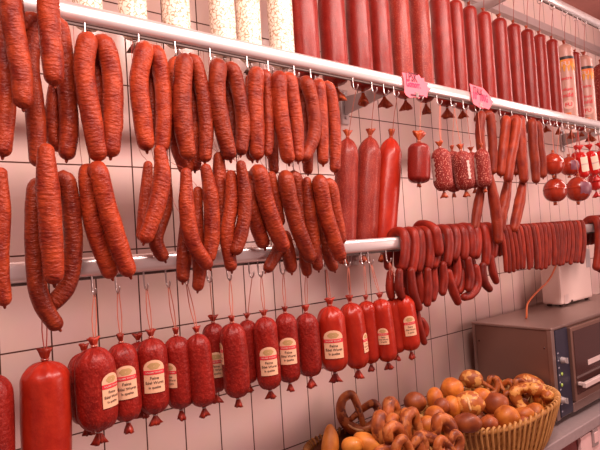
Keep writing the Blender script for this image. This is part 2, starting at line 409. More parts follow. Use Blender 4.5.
V('paler sausage crossing in front of the dark one dropping to a hook', ([(241,166),(245,200),(242,230),(236,250)], 7.2, -.447))
V('folded sausage swinging right with a glossy thick front arm', ([(252,180),(252,205),(258,228),(263,243)], 7.8, B2), ([(260,174),(265,198),(274,225),(283,246)], 8.6, F2))
V('tilted sausage stub crossing behind, pointing down left over the rail', ([(282,236),(277,252),(268,268)], 6.5, -.375))
V('narrow sausage just right of the glossy thick one', ([(272,176),(276,200),(280,222)], 6, B2))
V('folded sausage in the middle of the dense lower bunch', ([(286,180),(291,205),(300,234),(310,257)], 8.2, F2), ([(296,178),(300,200),(302,222),(304,238)], 6.4, B2+.01))
V('short dark stub under the dense bunch, touching the rail', ([(286,236),(289,255),(291,268)], 7, -.375))
V('slim sausage with many wrinkles hanging straight to just under the rail', ([(307,182),(310,210),(314,240),(318,266)], 6.5, -.40))
V('small bright tip peeking out under the slim wrinkled sausage', ([(303,240),(305,260),(307,272)], 6, -.375))
V('folded sausage with front arm curving right, last of the lower tier', ([(320,184),(325,210),(333,237),(340,256)], 8, -.435), ([(331,186),(335,208),(339,228),(341,240)], 6.4, -.405))
V('dark sausage arm behind the last curved pair', ([(313,196),(318,222),(326,250),(333,267)], 6.5, -.378))

# ---------------------------------------------------------------- chubs and salamis (turned bodies with gathered ends)
TXT = {}
def text_mesh(s):
    if s not in TXT:
        cu = bpy.data.curves.new('t', 'FONT'); cu.body = s; cu.align_x = 'CENTER'; cu.align_y = 'CENTER'; cu.size = 1; cu.resolution_u = 2; cu.offset = .022
        o = bpy.data.objects.new('t', cu); C.objects.link(o)
        dg = bpy.context.evaluated_depsgraph_get(); me = o.evaluated_get(dg).to_mesh()
        vs = [v.co.copy() for v in me.vertices]; fs = [tuple(p.vertices) for p in me.polygons]
        o.evaluated_get(dg).to_mesh_clear(); bpy.data.objects.remove(o); bpy.data.curves.remove(cu)
        xs = [v.x for v in vs]; wd = max(xs)-min(xs)
        TXT[s] = ([Vector((v.x/wd, v.y/wd, 0)) for v in vs], fs)
    return TXT[s]

def chub(name, label, group, top, bot, rp, Y, mat='salami', Yb=None, tag_lab=None, hangp=None, rail_k=1, tails=(1, 1), tail_r=.42, tail_rb=None,
         strings=2, smat='string', cat='sausage', shoulder=1.1, pleat=.07, stripes=None, extra=None, rscale=None, gap=.012, tailmat='tail'):
    """top, bot: pixels of the body's two ends; rp: radius in pixels (x, at the middle)"""
    T = at(*top, Y); B = at(*bot, Yb if Yb is not None else Y)
    mid = (T+B)/2; r = px2m(rp, mid); L = (T-B).length; ax = (T-B).normalized()
    tocam = (CAM-mid); tocam = (tocam-ax*tocam.dot(ax)).normalized(); side = ax.cross(tocam).normalized()   # side = image right
    if side.dot(R_) < 0: side = -side
    def W(a, rr, z): return B + ax*z + (tocam*math.cos(a)+side*math.sin(a))*rr     # a = 0 faces the viewer's stand
    root = empty(name, T, label, cat, group)
    SEED[0] += 1; sd = SEED[0]
    sh = r*shoulder; seg = 40; prof = []
    n = 9
    neck = r*.13
    for i in range(n+1):
        t = i/n; a = t*PI/2
        prof.append((sh*(1-math.cos(a))*.85, neck+(r-neck)*math.sin(a)**1.0, 1-t))
    k = max(4, int((L-2*sh)/.02))
    for i in range(1, k): prof.append((sh+(L-2*sh)*i/k, r*(1+.025*math.sin(PI*i/k)), 0))
    for i in range(n, -1, -1):
        t = i/n; a = t*PI/2
        cn = .8 if shoulder > 1.5 else .45
        prof.append((L-sh*(cn*t+(1-cn)*(1-math.cos(a))), neck+(r-neck)*math.sin(a)**.9, 1-t))
    vs = []; co = []
    for z, rr, pl in prof:
        for j in range(seg):
            a = 2*PI*j/seg
            q = rr*(1+.03*noise.noise(Vector((math.cos(a)*1.2+sd, math.sin(a)*1.2, z*14))))+r*pleat*min(1, pl*1.4)*min(1, 3*(rr-neck)/r)*(math.cos(9*a+sd)+.6*math.cos(14*a+sd*2))
            vs.append(W(a, q, z)); co.append(Vector((math.cos(a)*r, math.sin(a)*r, z)))
    m = len(prof)
    fs = [(i*seg+j, i*seg+(j+1) % seg, (i+1)*seg+(j+1) % seg, (i+1)*seg+j) for i in range(m-1) for j in range(seg)]
    fs += [tuple(range(seg-1, -1, -1)), tuple((m-1)*seg+j for j in range(seg))]
    mb = MB(); mb.add(vs, fs, co); body = mb.build('sausage_body', M[mat], root)
    # gathered casing ends: a clip and a flared, crumpled skirt
    def tail(z0, d, fl):
        mb = MB(); vs = []; co = []; rows = [(0, neck*1.15), (.15, neck*.8), (.35, neck*1.25), (.7, r*fl*.62), (1.0, r*fl*.8)]
        sg = 30; ln = r*fl*1.75
        th = []
        for (t, rr) in rows:
            for j in range(sg):
                a = 2*PI*j/sg; f = 1+.16*t*math.cos(7*a+sd+t)+.34*t*math.cos(2*a+sd*2)+.12*t*math.cos(11*a+sd)+.15*noise.noise(Vector((a*2, t*4, sd*1.7)))
                vs.append(W(a, rr*f, z0+d*ln*(t+.05*t*math.cos(3*a+sd)))); co.append(Vector((math.cos(a)*.02, math.sin(a)*.02, t*.03)))
        for (t, rr) in reversed(rows[2:]):
            for j in range(sg):
                a = 2*PI*j/sg; f = 1+.16*t*math.cos(7*a+sd+t)+.34*t*math.cos(2*a+sd*2)+.12*t*math.cos(11*a+sd)+.15*noise.noise(Vector((a*2, t*4, sd*1.7)))
                vs.append(W(a, rr*f*.8, z0+d*ln*(t*.97+.05*t*math.cos(3*a+sd)))); co.append(Vector((math.cos(a)*.02, math.sin(a)*.02, t*.03)))
        mm = len(rows)+3
        fs = [(i*sg+j, i*sg+(j+1) % sg, (i+1)*sg+(j+1) % sg, (i+1)*sg+j) for i in range(mm-1) for j in range(sg)]
        fs += [tuple(range(sg)), tuple((mm-1)*sg+j for j in range(sg))]
        mb.add(vs, fs, co); mb.build('casing_end', M[tailmat], root)
        mb = MB(); P = [W(a*PI/5, neck*1.05, z0+d*ln*.16) for a in range(11)]
        line(mb, P, .0016, 6); mb.build('clip', M['steel'], root)
    if tails[0]: tail(L-r*.02, 1, tail_r)
    if tails[1]: tail(r*.02, -1, tail_rb or tail_r)
    # label
    if tag_lab:
        ang0, wang, zc, hz = tag_lab     # centre angle, angular width, centre height (0 bottom .. 1 top), height / width
        wl = wang*r; hh = wl*hz; zc = zc*L
        def patch(mb, u0, u1, v0, v1, off, arch=0, nu=14, nv=6):
            vs = []
            for i in range(nv+1):
                for j in range(nu+1):
                    u = u0+(u1-u0)*j/nu; un = 2*(u-u0)/(u1-u0)-1
                    top_ = v1-arch*(1-math.sqrt(max(0, 1-un*un*.98)))
                    v = v0+(top_-v0)*i/nv
                    vs.append(W(ang0+u*wang/2, r*1.05+off, zc+v*hh/2))
            mb.add(vs, [(i*(nu+1)+j, i*(nu+1)+j+1, (i+1)*(nu+1)+j+1, (i+1)*(nu+1)+j) for i in range(nv) for j in range(nu)])
        mb = MB(); patch(mb, -1, 1, -1, 1, 0, .52); lb = mb.build('paper_label', M['paper'], root)
        mb = MB(); patch(mb, -1, 1, .12, .38, .0005); child_of(mb, 'red_band', M['band'], lb)
        mb = MB(); vs = []
        for i in range(4):
            for j in range(24):
                a = 2*PI*j/24; q = (.15+.85*i/3)*(1+.06*math.cos(6*a)); vs.append(W(ang0+q*math.cos(a)*.58*wang/2, r*1.05+.0005, zc+(.64+q*math.sin(a)*.20)*hh/2))
        mb.add(vs, [(i*24+j, i*24+(j+1) % 24, (i+1)*24+(j+1) % 24, (i+1)*24+j) for i in range(3) for j in range(24)])
        child_of(mb, 'emblem', M['emblem'], lb)
        def txt(mb, s, cv, wf, hs=1):
            vs, fs = text_mesh(s); sc_ = wf*wl
            mb.add([W(ang0+v.x*sc_/r, r*1.05+.0010, zc+cv*hh/2+v.y*sc_*hs) for v in vs], fs)
        mb = MB(); txt(mb, 'SALAMI WURST', .25, .80); child_of(mb, 'band_lettering', M['white_ink'], lb)
        mb = MB(); txt(mb, 'Feine', -.10, .40); txt(mb, 'Edel Wurst', -.38, .84); txt(mb, 'la qualita', -.66, .56)
        child_of(mb, 'lettering', M['ink'], lb)
    if stripes:
        for ang, wa, c in stripes:
            mb = MB(); vs = []; nz_ = 16
            for i in range(nz_+1):
                for j in range(4):
                    vs.append(W(ang+wa*(j/3-.5)*(1+.35*math.sin(i*1.7+sd)), r*1.035+.0005, sh+(L-2*sh)*i/nz_))
            mb.add(vs, [(i*4+j, i*4+j+1, (i+1)*4+j+1, (i+1)*4+j) for i in range(nz_) for j in range(3)]); mb.build('pale_mould_streak', M[c], root)
    if strings:
        nk = W(0, 0, L+r*tail_r*.3)
        if rail_k is not None:
            hx = at(*hangp, YR).x if hangp else at(top[0], top[1]-30, YR).x
            hx = hook(hx, rail_k); H = Vector((hx, YR-.02, ZZ[rail_k]-.063))
            mb = MB()
            for i in range(strings):
                s = (i-.5)*.010*(strings > 1)
                line(mb, [H+Vector((s*.3, 0, 0)), H.lerp(nk, .5)+Vector((s, 0, 0)), nk+Vector((0, -neck, 0))], .0012)
            tube(mb, [W(a*PI/4, neck*1.15, L+r*tail_r*.2) for a in range(9)], .0018, 6, .003)
            mb.build('string', M[smat], root)
    if extra: extra(root, W, r, L, ax)
    return root

GL = 'labelled and plain red salamis on the lowest rail'
LAB = (0, 1.5, .42, 1.55)
YL = -.345
def CH(lab, top, bot, rp, Y=YL, **k):
    k['tail_rb'] = k.get('tail_r', .42)*1.3; k['tailmat'] = 'tail_red'; return chub('salami', lab, GL, top, bot, rp, Y, **k)
CH('big glossy bright red sausage with a crumpled bow, hanging alone by the left edge', (45,361), (48,500), 23, mat='salami_bright', hangp=(41,290), tail_r=.33, shoulder=.8, smat='red_string')
CH('thick mottled sausage cut by the left edge, lowest in the picture', (-10,374), (-8,500), 21, mat='salami', hangp=(-12,300))
CH('widest dark salami of the row with its label turned to the right side', (94,347), (99,430), 19.5, Y=-.37, tag_lab=(.75, 1.0, .50, 1.7), hangp=(91,285), tail_r=.3)
CH('hidden salami whose tied end sticks out under the widest one', (84,352), (88,424), 16, Y=-.315, hangp=(97,290), strings=0, tail_r=.3)
CH('salami with its cream label facing straight out, next to the widest one', (121,343), (128,420), 15, tag_lab=(.12, 1.35, .53, 1.6), hangp=(115,290), tail_r=.36)
CH('labelled salami third along from the big bright red sausage', (151,338), (155,413), 15, tag_lab=(.08, 1.32, .53, 1.6), hangp=(143,284), tail_r=.34)
CH('half hidden salami whose bow peeks out between two labelled ones', (138,342), (142,406), 12, Y=-.30, hangp=(130,286), strings=0)
CH('salami with only a sliver of its label showing at its left side', (176,336), (181,408), 13.3, Y=-.335, tag_lab=(-.65, 1.0, .50, 1.8), hangp=(165,283), tail_r=.36)
CH('plain dark salami without a label, before the half hidden labelled one', (197,334), (204,406), 12.5, Y=-.36, hangp=(183,280), tail_r=.36)
CH('half hidden labelled salami behind two plain dark ones', (213,323), (216,392), 11, Y=-.30, tag_lab=(.1, 1.5, .42, 1.5), hangp=(206,280), strings=1)
CH('plain fat salami in front of the half hidden labelled one', (232,323), (238,397), 13.2, Y=-.375, tag_lab=(-1.25, .7, .62, 2.3), hangp=(226,277), tail_r=.32)
CH('small unlabelled salami squeezed behind, left of the upright labelled pair', (247,320), (249,383), 9.5, Y=-.30, hangp=(248,275), strings=1)
CH('labelled salami, first of an upright pair with cream labels', (264,317), (270,389), 12, tag_lab=(.1, 1.45, .42, 1.6), hangp=(257,273), tail_r=.34)
CH('labelled salami, second of an upright pair, its label a little higher', (285,313), (290,382), 11.2, tag_lab=(.05, 1.5, .48, 1.55), hangp=(279,272), tail_r=.34)
CH('plain dark salami with a double crumpled bow beneath', (306,313), (311,376), 11.8, hangp=(302,271), tail_r=.40)
CH('fattest bright red salami with a large cream label, middle of the row', (330,306), (335,371), 14, Y=-.365, mat='salami_bright', tag_lab=(.05, 1.35, .45, 1.45), hangp=(322,269), tail_r=.34)
CH('bright red salami right of the fattest one, label sliver at its far side', (350,303), (358,368), 12.3, Y=-.345, mat='salami_bright', tag_lab=(1.05, .7, .4, 2.2), hangp=(344,266), tail_r=.36)
CH('slim bright red salami without a visible label', (366,301), (371,363), 9.8, Y=-.33, mat='salami_bright', hangp=(360,264), tail_r=.36)
CH('bright red salami with a small square label in a tight bunch', (380,299), (388,361), 10.2, Y=-.36, mat='salami_bright', tag_lab=(-.15, 1.0, .44, 1.6), hangp=(367,264), tail_r=.36)
CH('thin bright red salami wedged before the last one of the row', (393,298), (397,353), 8.8, Y=-.325, mat='salami_bright', hangp=(385,262), tail_r=.36)
CH('last bright red salami of the row, cream label facing right', (403,295), (411,350), 10.3, Y=-.355, mat='salami_bright', tag_lab=(.25, 1.1, .48, 1.75), hangp=(389,262), tail_r=.36)

# ---------------------------------------------------------------- the fat sausages behind the middle rail
YB = -.25
zt = at(553, 40, YB).z; zb = at(398, 97, YB).z
GB = 'big smooth red sausages hung from the highest rail'
big = [(306,13.6,'first big red sausage beside the white mottled ones'), (334,13.2,'second big red sausage from the white mottled ones'), (360,11.8,'pinkish big sausage over the bracket of the rail'),
       (381,10.6,'big red sausage just left of the first pink price card'), (402,9.7,'grainy big sausage standing over the first pink price card'), (422,9.6,'big sausage at the tip of the first pink price card'),
       (443,9.9,'widest rounded top of the big sausages, just past the first price card'), (458,7.4,'big red sausage between the two pink price cards'), (472,7.4,'big red sausage over the left edge of the second price card'),
       (486,7.2,'big red sausage over the middle of the second price card'), (501,7.4,'big red sausage just past the second price card'), (515,6.7,'fifth big red sausage back from the first white wrapped one'),
       (528,6.5,'fourth big red sausage back from the first white wrapped one'), (540,6.2,'third big red sausage back from the first white wrapped one'), (552,6.0,'big red sausage touching the first white wrapped one')]
def vert(px, py, Y, z):
    p = at(px, py, Y); return Vector((p.x, Y, z))
def proj(p):
    q = p-CAM; return (300+FPX*q.dot(R_)/q.dot(F_), 225-FPX*q.dot(U_)/q.dot(F_))
M['bag_end'] = plain('grey_brown_casing_end', (.14, .08, .06), .4, .2, .4, 80)
def BIG(px, rp, lab, mat='big_red', name='large_sausage', group=GB, py=50, dz=0, dzb=0, **k):
    t = proj(vert(px, py, YB, zt+dz)); b = proj(vert(px, py, YB, zb+dzb))
    return chub(name, lab, group, t, b, rp, YB, mat=mat, hangp=proj(vert(px, py, YR, Z3-.06)), rail_k=2, tail_r=.30, strings=1, shoulder=.85, pleat=.02, smat='red_string', tail_rb=k.pop('tail_rb', .68), **k)
for i, (px, rp, lab) in enumerate(big):
    BIG(px, rp, lab, mat='grain' if i in (4, 5) else 'big_red')
GWm = 'white mottled salamis behind the middle rail'
for px, rp, lab in [(88,14,'white mottled salami nearest the left picture edge'), (133,13.5,'second white mottled salami from the left edge'), (176,13.5,'white mottled salami standing alone in the middle of its row'),
                    (222,12.6,'first of two white mottled salamis hanging close together'), (248,12.0,'second of two white mottled salamis hanging close together'), (280,12.3,'white mottled salami touching the first big red sausage')]:
    BIG(px, rp, lab, mat='mosaic', name='white_salami', group=GWm, py=15, tailmat='bag_end', dzb=.022, tail_rb=.55)

# two printed wrappers at the right
M['wrap'] = plain('printed_white_wrapper', (.52, .30, .24), .35)
M['black'] = plain('black_print', (.03, .02, .02), .5); M['yellow'] = plain('yellow_print', (.70, .30, .03), .5); M['orange'] = plain('orange_print', (.80, .20, .04), .5)
def wrapper(root, W, r, L, ax):
    def band(name, z0, z1, c, a0=-1.5, a1=1.5, zig=0, off=.0008):
        mb = MB(); vs = []; n = 24
        for i in range(2):
            for j in range(n+1):
                a = a0+(a1-a0)*j/n; zz = (z0 if i == 0 else z1)+(zig*(j % 4 < 2) if i == 0 else 0)
                vs.append(W(a, r*1.045+off, zz*L))
        mb.add(vs, [(j, j+1, n+2+j, n+1+j) for j in range(n)]); return mb.build(name, M[c], root)
    band('black_print_band', .80, .835, 'black')
    band('yellow_flame_print', .66, .80, 'yellow', zig=.06); band('red_flame_print', .74, .80, 'orange', a0=-.2, a1=1.4, zig=.03, off=.0014)
    mb = MB(); vs, fs = text_mesh('FU'); mb.add([W(v.x*.9, r*1.045+.003, (.745)*L+v.y*r*.9) for v in vs], fs); mb.build('logo_lettering', M['white_ink'], root)
    mb = MB(); vs = [W(0, r*1.045+.002, .27*L)]+[W(.62*math.cos(2*PI*j/24), r*1.045+.002, .27*L+r*.62*math.sin(2*PI*j/24)) for j in range(24)]
    mb.add(vs, [(0, 1+j, 1+(j+1) % 24) for j in range(24)]); d = mb.build('round_logo', M['white_ink'], root)
    mb = MB(); vs, fs = text_mesh('FU'); mb.add([W(v.x*.75, r*1.045+.003, .27*L+v.y*r*.75) for v in vs], fs); child_of(mb, 'logo_letters', M['band'], d)
    band('orange_print_patch', .06, .18, 'orange', a0=-1.3, a1=.2); band('yellow_print_patch', .02, .12, 'yellow', a0=.2, a1=1.3)
    for z_, s_ in ((.58, 'extra'), (.45, 'pikant'), (.38, 'mild')):
        mb = MB(); vs, fs = text_mesh(s_); mb.add([W(v.x*1.2, r*1.045+.002, z_*L+v.y*r*1.2) for v in vs], fs)
        mb.build('small_lettering', M['band'], root)
GP = 'white sausages in printed wrappers'
BIG(566, 7.6, 'white wrapped sausage with yellow flame print, beside the last big red one', mat='wrap', name='wrapped_sausage', group=GP, py=70, extra=wrapper)
BIG(586, 7.2, 'white wrapped sausage with yellow flame print, nearer the right picture edge', mat='wrap', name='wrapped_sausage', group=GP, py=85, dz=-.02, extra=wrapper)
BIG(577, 4.5, 'narrow red sausage squeezed between the two white wrapped ones', py=80, dz=-.02)
BIG(603, 8, 'dark speckled salami cut by the right picture edge', mat='pepper', py=90, dz=-.03)

# ---------------------------------------------------------------- three tall sausages between the rails
GT = 'tall sausages between two rails'
chub('tall_sausage', 'tall dark grainy sausage partly hidden behind the last folded sausages', GT, (347.5,138), (344,256), 11.5, -.23, mat='grain', rail_k=0, hangp=(352,90), tail_r=.4, strings=1, shoulder=1.7)
chub('tall_sausage', 'tall brown grainy sausage in the middle of three between the rails', GT, (370,137), (364,254), 12, -.23, mat='grain', rail_k=0, hangp=(371,95), tail_r=.4, strings=1, shoulder=1.7)
chub('tall_sausage', 'tall glossy bright red sausage, rightmost of three between the rails', GT, (391,138), (382,253), 12.4, -.23, mat='salami_bright', rail_k=0, hangp=(393,100), tail_r=.4, strings=1, shoulder=1.7)

# ---------------------------------------------------------------- short ones below the middle rail, right half
GS = 'short sausages under the middle rail'
YS = -.345
chub('short_salami', 'stubby dark red chub with a wide flared bow, hanging alone', GS, (419,143), (419,183), 11, YS, mat='big_red', rail_k=0, hangp=(417,104), tail_r=.62, tail_rb=.22, strings=1, shoulder=.6)
M['mould'] = plain('pale_mould', (.62, .50, .44), .8, 0, .3, 200)
chub('short_salami', 'speckled short salami with a grey streak down its left side', GS, (440,148), (444,191), 9.5, YS-.03, mat='pepper', rail_k=0, hangp=(436,106), stripes=[(-1.0, .5, 'mould')])
chub('short_salami', 'speckled short salami mostly hidden between two streaked ones', GS, (452,151), (454,192), 7.5, YS+.03, mat='pepper', rail_k=0, hangp=(450,108), strings=1)
chub('short_salami', 'fattest speckled short salami with a pale streak down its right side', GS, (461,151), (466,190), 9.6, YS-.03, mat='pepper', rail_k=0, hangp=(452,108), stripes=[(.55, .25, 'mould')], strings=1)
chub('short_salami', 'dark speckled short salami hidden behind the second price card\'s bunch', GS, (471,152), (475,188), 7, YS+.03, mat='pepper', rail_k=0, hangp=(462,108), strings=1)
chub('short_salami', 'speckled short salami hanging straight under the second price card', GS, (481,149), (485,187), 7.4, -.405, mat='pepper', rail_k=0, hangp=(474,110), stripes=[(-1.1, .4, 'mould')], strings=1)

GK = 'thin smoked sausages under the middle rail'
def TH(lab, *prs, rk=0, **k): smoked('thin_sausage', lab, GK, [(a, r, y) for a, r, y in prs], mat='thin', rail_k=rk, **k)
TH('thin folded orange sausage right under the second price card', ([(481,116),(480,135),(482,155),(484,170)], 4.6, -.352), ([(490,116),(492,135),(493,155),(493,171)], 4.6, -.352))
TH('thin folded sausage with a long arm slanting left, first of a bunch', ([(506,121),(504,140),(502,160),(501,173)], 4.8, -.375), ([(516,121),(514,140),(510,160),(508,179)], 5.2, -.395))
TH('thin sausage in the middle of the bunch, slanting right at its end', ([(521,120),(521,140),(522,160),(524,179)], 5.4, -.38))
TH('thin dark sausage hidden behind the middle of the bunch', ([(516,135),(517,155),(516,172)], 4.5, -.35))
TH('narrow thin folded sausage just left of the hanging balls', ([(532,124),(533,145),(535,163),(536,180)], 4.6, -.38), ([(538,126),(540,145),(542,160),(543,175)], 4.2, -.37))
TH('long thin sausage dropping down left onto the tight draped row', ([(482,184),(478,206),(475,228)], 5, -.36), rk=None)
TH('bright orange thin sausage standing out in front of the tight draped row', ([(490,178),(494,200),(497,222),(498,240)], 5.4, -.405), rk=None)
TH('thin sausage hanging from a spindly tip over the draped row, leaning left', ([(508,180),(505,200),(502,214),(501,229)], 5.4, -.36), rk=None)
TH('thin sausage leaning left, farthest one reaching down to the draped row', ([(523,182),(520,200),(517,214),(514,229)], 5.2, -.36), rk=None)

# balls
GBa = 'round ball sausages under the middle rail'
M['blue'] = plain('blue_grey_print', (.20, .07, .10), .4, 0, .5, 60)
def ball_extra(root, W, r, L, ax):
    mb = MB(); vs = []; n = 16
    for i in range(9):
        for j in range(n+1):
            a = .3+1.2*j/n-.1; t = .22+.5*i/8
            rr = r*math.sin(math.acos(max(-1, min(1, 1-2*t))))*1.02
            vs.append(W(a, rr*1.045+.001, L*t))
    mb.add(vs, [(i*(n+1)+j, i*(n+1)+j+1, (i+1)*(n+1)+j+1, (i+1)*(n+1)+j) for i in range(8) for j in range(n)]); mb.build('printed_label', M['blue'], root)
def ball(lab, c, rp, Y, hang, lbl=False, st=1):
    chub('ball_sausage', lab, GBa, (c[0]-.3, c[1]-rp*1.02), (c[0]+.3, c[1]+rp*1.02), rp*.97, Y, mat='ball', rail_k=0, hangp=hang, strings=st, shoulder=1.05, tail_r=.18, pleat=.015, extra=ball_extra if lbl else None)
ball('glossy orange-red ball sausage hanging highest, left of its companions', (553,164), 10.5, -.38, (549,126))
ball('ball sausage with a bluish label, in the upper pair', (569,166), 9, -.33, (561,126), True)
ball('glossy ball sausage lowest at the left of the pair', (555,190), 11.5, -.37, (556,128))
ball('glossy ball sausage with bluish print, lowest at the right of the pair', (578,189), 11.8, -.39, (567,128), True)
# red plastic chubs in nets
GR = 'bright red labelled chubs by the right edge'
M['plastic'] = casing('red_plastic_casing', (.48, .007, .005), (.55, .011, .008), .2, (20, 20, 20), .1, None, 0, 0, .9, .05)
M['cream'] = plain('cream_label', (.85, .72, .55), .5)
def rl(root, W, r, L, ax):
    for nm, z0, z1, c, off in (('paper_label', .25, .80, 'cream', .0008), ('label_stripe', .50, .56, 'mould', .0016)):
        mb = MB(); vs = []
        for i in range(2):
            for j in range(9): vs.append(W(-.1+1.3*j/8, r*1.045+off, L*(z0 if i == 0 else z1)))
        mb.add(vs, [(j, j+1, 10+j, 9+j) for j in range(8)]); mb.build(nm, M[c], root)
for lab, t, b, rp, Y, h in [('bright red plastic chub with a cream label beside the blue printed ball', (580,152), (584,178), 5.6, -.37, (574,130)), ('bright red plastic chub with a cream label, second from the right edge', (590,151), (595,175), 5.6, -.385, (584,131)),
                        ('dark red plastic chub hidden behind the labelled ones', (576,152), (577,176), 5, -.33, (578,131)), ('bright red plastic chub cut by the right picture edge', (601,150), (605,176), 6, -.375, (594,132)),
                        ('small dark red chub hanging lowest by the right picture edge', (593,174), (596,190), 6, -.34, (599,133))]:
    chub('plastic_chub', lab, GR, t, b, rp, Y, mat='plastic', rail_k=0, hangp=h, tail_r=.7, strings=2, extra=rl if 'hidden' not in lab and 'lowest' not in lab else None, smat='red_string', tailmat='plastic')

# ---------------------------------------------------------------- small sausages draped over the lowest rail
GD = 'small dark sausages draped over the lowest rail'
GD2 = 'thin red sausages draped tightly over the lowest rail'
def draped(x0, x1, ye, rp, lab, grp, mat, name, yt=None, over=0):
    SEED[0] += 1
    T = at(x0, 236, YR); zr = Z2+.0225; r = px2m(rp, T); X = T.x
    yf = YR-.019-r-over
    E = at(x1, ye-rp*.3, yf); h = zr-E.z
    P = [(X-.012, YR+.030+r, zr-.12), (X-.006, YR+.026+r, zr-.045), (X-.003, YR+.014+r*.6, zr+r*.45+over), (X, YR-.003, zr+r*1.02+over), (X+(E.x-X)*.10, YR-.015-r*.8-over, zr+r*.45+over*.5),
         (X+(E.x-X)*.28, yf-.002, zr-h*.28), (X+(E.x-X)*.62, yf-.004, zr-h*.65), E]
    mb = MB(); tube(mb, P, [r*.9, r, r, r, r, r, r, r*.9], 14, .006, True, .06, SEED[0]*1.3)
    o = mb.build(name, M[mat], None, loc=(X, YR, zr))
    tag(o, lab, 'sausage', grp)
def link(a, rp, Y, lab, grp, mat='cabanos', name='small_sausage'):
    SEED[0] += 1
    if len(a) > 2 and a[0][1] < 300: a = [(a[0][0]-.5, a[0][1]-8)]+list(a[1:-1])+[(a[-1][0], a[-1][1]+2)]
    W = [at(x, y, Y) for x, y in a]; r = [px2m(rp, p) for p in W]; r[0] *= .8; r[-1] *= .8
    mb = MB(); tube(mb, W, r, 14, .006, True, .06, SEED[0]*1.3)
    tag(mb.build(name, M[mat], None, loc=W[0]), lab, 'sausage', grp)
LD = 'short dark red sausage folded over the lowest rail in the loose upper row'
i = 0
for (x0, x1, ye, rp) in [(398,402,272,5), (408,411,275,4.8), (414,418,274,4.6), (422,428,272,4.8), (431,433,270,4.6), (441,446,268,5), (449,453,262,4.8), (456,463,262,4.8), (463,471,260,5), (470,475,260,4.6), (478,485,268,4.6), (486,492,260,4.4)]:
    draped(x0, x1, ye, rp, LD, GD, 'cabanos', 'small_sausage')
draped(424, 438, 258, 5.2, 'dark red sausage laid on top of the others, bridging the loose row', GD, 'cabanos', 'small_sausage', over=.018)
LK = 'short dark red link dangling in the ragged tier below the loose row'
for a, rp, Y in [([(400,276),(399,288),(403,297)], 4.8, -.365), ([(411,275),(413,292),(420,309)], 5, -.38), ([(418,274),(420,288),(422,302)], 4.6, -.355), ([(428,275),(428,290),(427,305)], 4.8, -.375), ([(434,273),(434,288),(432,300)], 4.6, -.36),
                 ([(443,269),(444,280),(442,294)], 4.8, -.37), ([(448,277),(453,290),(459,303)], 4.8, -.375), ([(457,262),(457,274),(454,286)], 4.8, -.365), ([(468,264),(470,277),(468,290)], 4.8, -.38), ([(476,272),(477,284),(471,294),(462,296)], 4.8, -.365),
                 ([(483,270),(484,281),(491,289)], 4.4, -.372), ([(491,262),(493,272),(497,282)], 4.2, -.368), ([(464,276),(461,286),(458,292)], 4.4, -.35), ([(405,274),(407,286),(409,298)], 4.6, -.335), ([(423,272),(424,286),(423,296)], 4.6, -.335), ([(438,270),(438,280),(439,290)], 4.6, -.335), ([(450,268),(450,276),(448,286)], 4.6, -.335), ([(462,266),(463,276),(465,284)], 4.4, -.335), ([(473,266),(472,276),(474,283)], 4.4, -.335)]:
    link(a, rp, Y, LK, 'short dark links in the ragged tier')
for a, rp, Y, lb in [([(391,278),(390,288),(392,298)], 4.5, -.33, 'single dark link hanging beside the string bunch above the last salamis'), ([(416,308),(419,326),(425,345)], 4.2, -.36, 'slender dark link hanging lowest beside the last bright red salami'),
                     ([(420,318),(425,328),(424,338)], 4.4, -.34, 'curved dark link tucked behind the lowest slender one')]:
    link(a, rp, Y, lb, 'short dark links in the ragged tier')
    hx = hook(at(a[0][0]-1, 262, YR).x, 1)
for i in range(22):
    x0 = 496+i*3.95; 
    ye = 274-i*.5+random.uniform(-2, 2); dx = 11-.42*i+random.uniform(-1.5, 1.5)
    draped(x0, min(x0+dx, 582), ye, 2.35, 'thin red sausage in the tight slanting row near the white box', GD2, 'tight', 'thin_sausage', over=0)
for i in range(4):
    draped(593+i*4.2, 596+i*4.2, 272+2*(i % 2), 4.2, 'thin red sausage in the separate bunch at the right picture edge', 'thin red sausages at the right edge', 'tight', 'thin_sausage')

# spare hooks
for px in (345, 363, 383, 397, 425, 440, 470, 498, 512, 527, 540, 556, 572, 590): hook(at(px, 100, YR).x, 0)
for px in (222, 355, 372): hook(at(px, 262, YR).x, 1)

# ---------------------------------------------------------------- price cards clipped to the middle rail
def card(lab, outline, lines, c0):
    Yc = YR-.024
    W = [at(x, y, Yc) for x, y in outline]; ctr = sum(W, Vector())/len(W)
    root = empty('price_card', ctr, lab, 'sign', 'pink price cards')
    n = len(W); mb = MB()
    mb.add(W+[p+Vector((0, .0012, 0)) for p in W], [tuple(range(n-1, -1, -1)), tuple(range(n, 2*n))]+[(j, (j+1) % n, n+(j+1) % n, n+j) for j in range(n)])
    mb.build('card', M['pink'], root, smooth=False)
    for (s, x, y, wpx, mt, dy) in lines:
        vs, fs = text_mesh(s); p = at(x, y, Yc-.0012); q = at(x+wpx, y+dy, Yc-.0012); u = (q-p)
        v = Vector((0, 0, u.length))
        mb = MB(); mb.add([p+u*t.x+v*t.y*1.5 for t in vs], fs); mb.build('handwriting', M[mt], root)
    mb = MB(); p = at(*c0, Yc); mb.box(p+Vector((-.008, -.003, -.006)), p+Vector((.008, .010, .014))); mb.build('clip', M['steel'], root, smooth=False, bevel=.001)
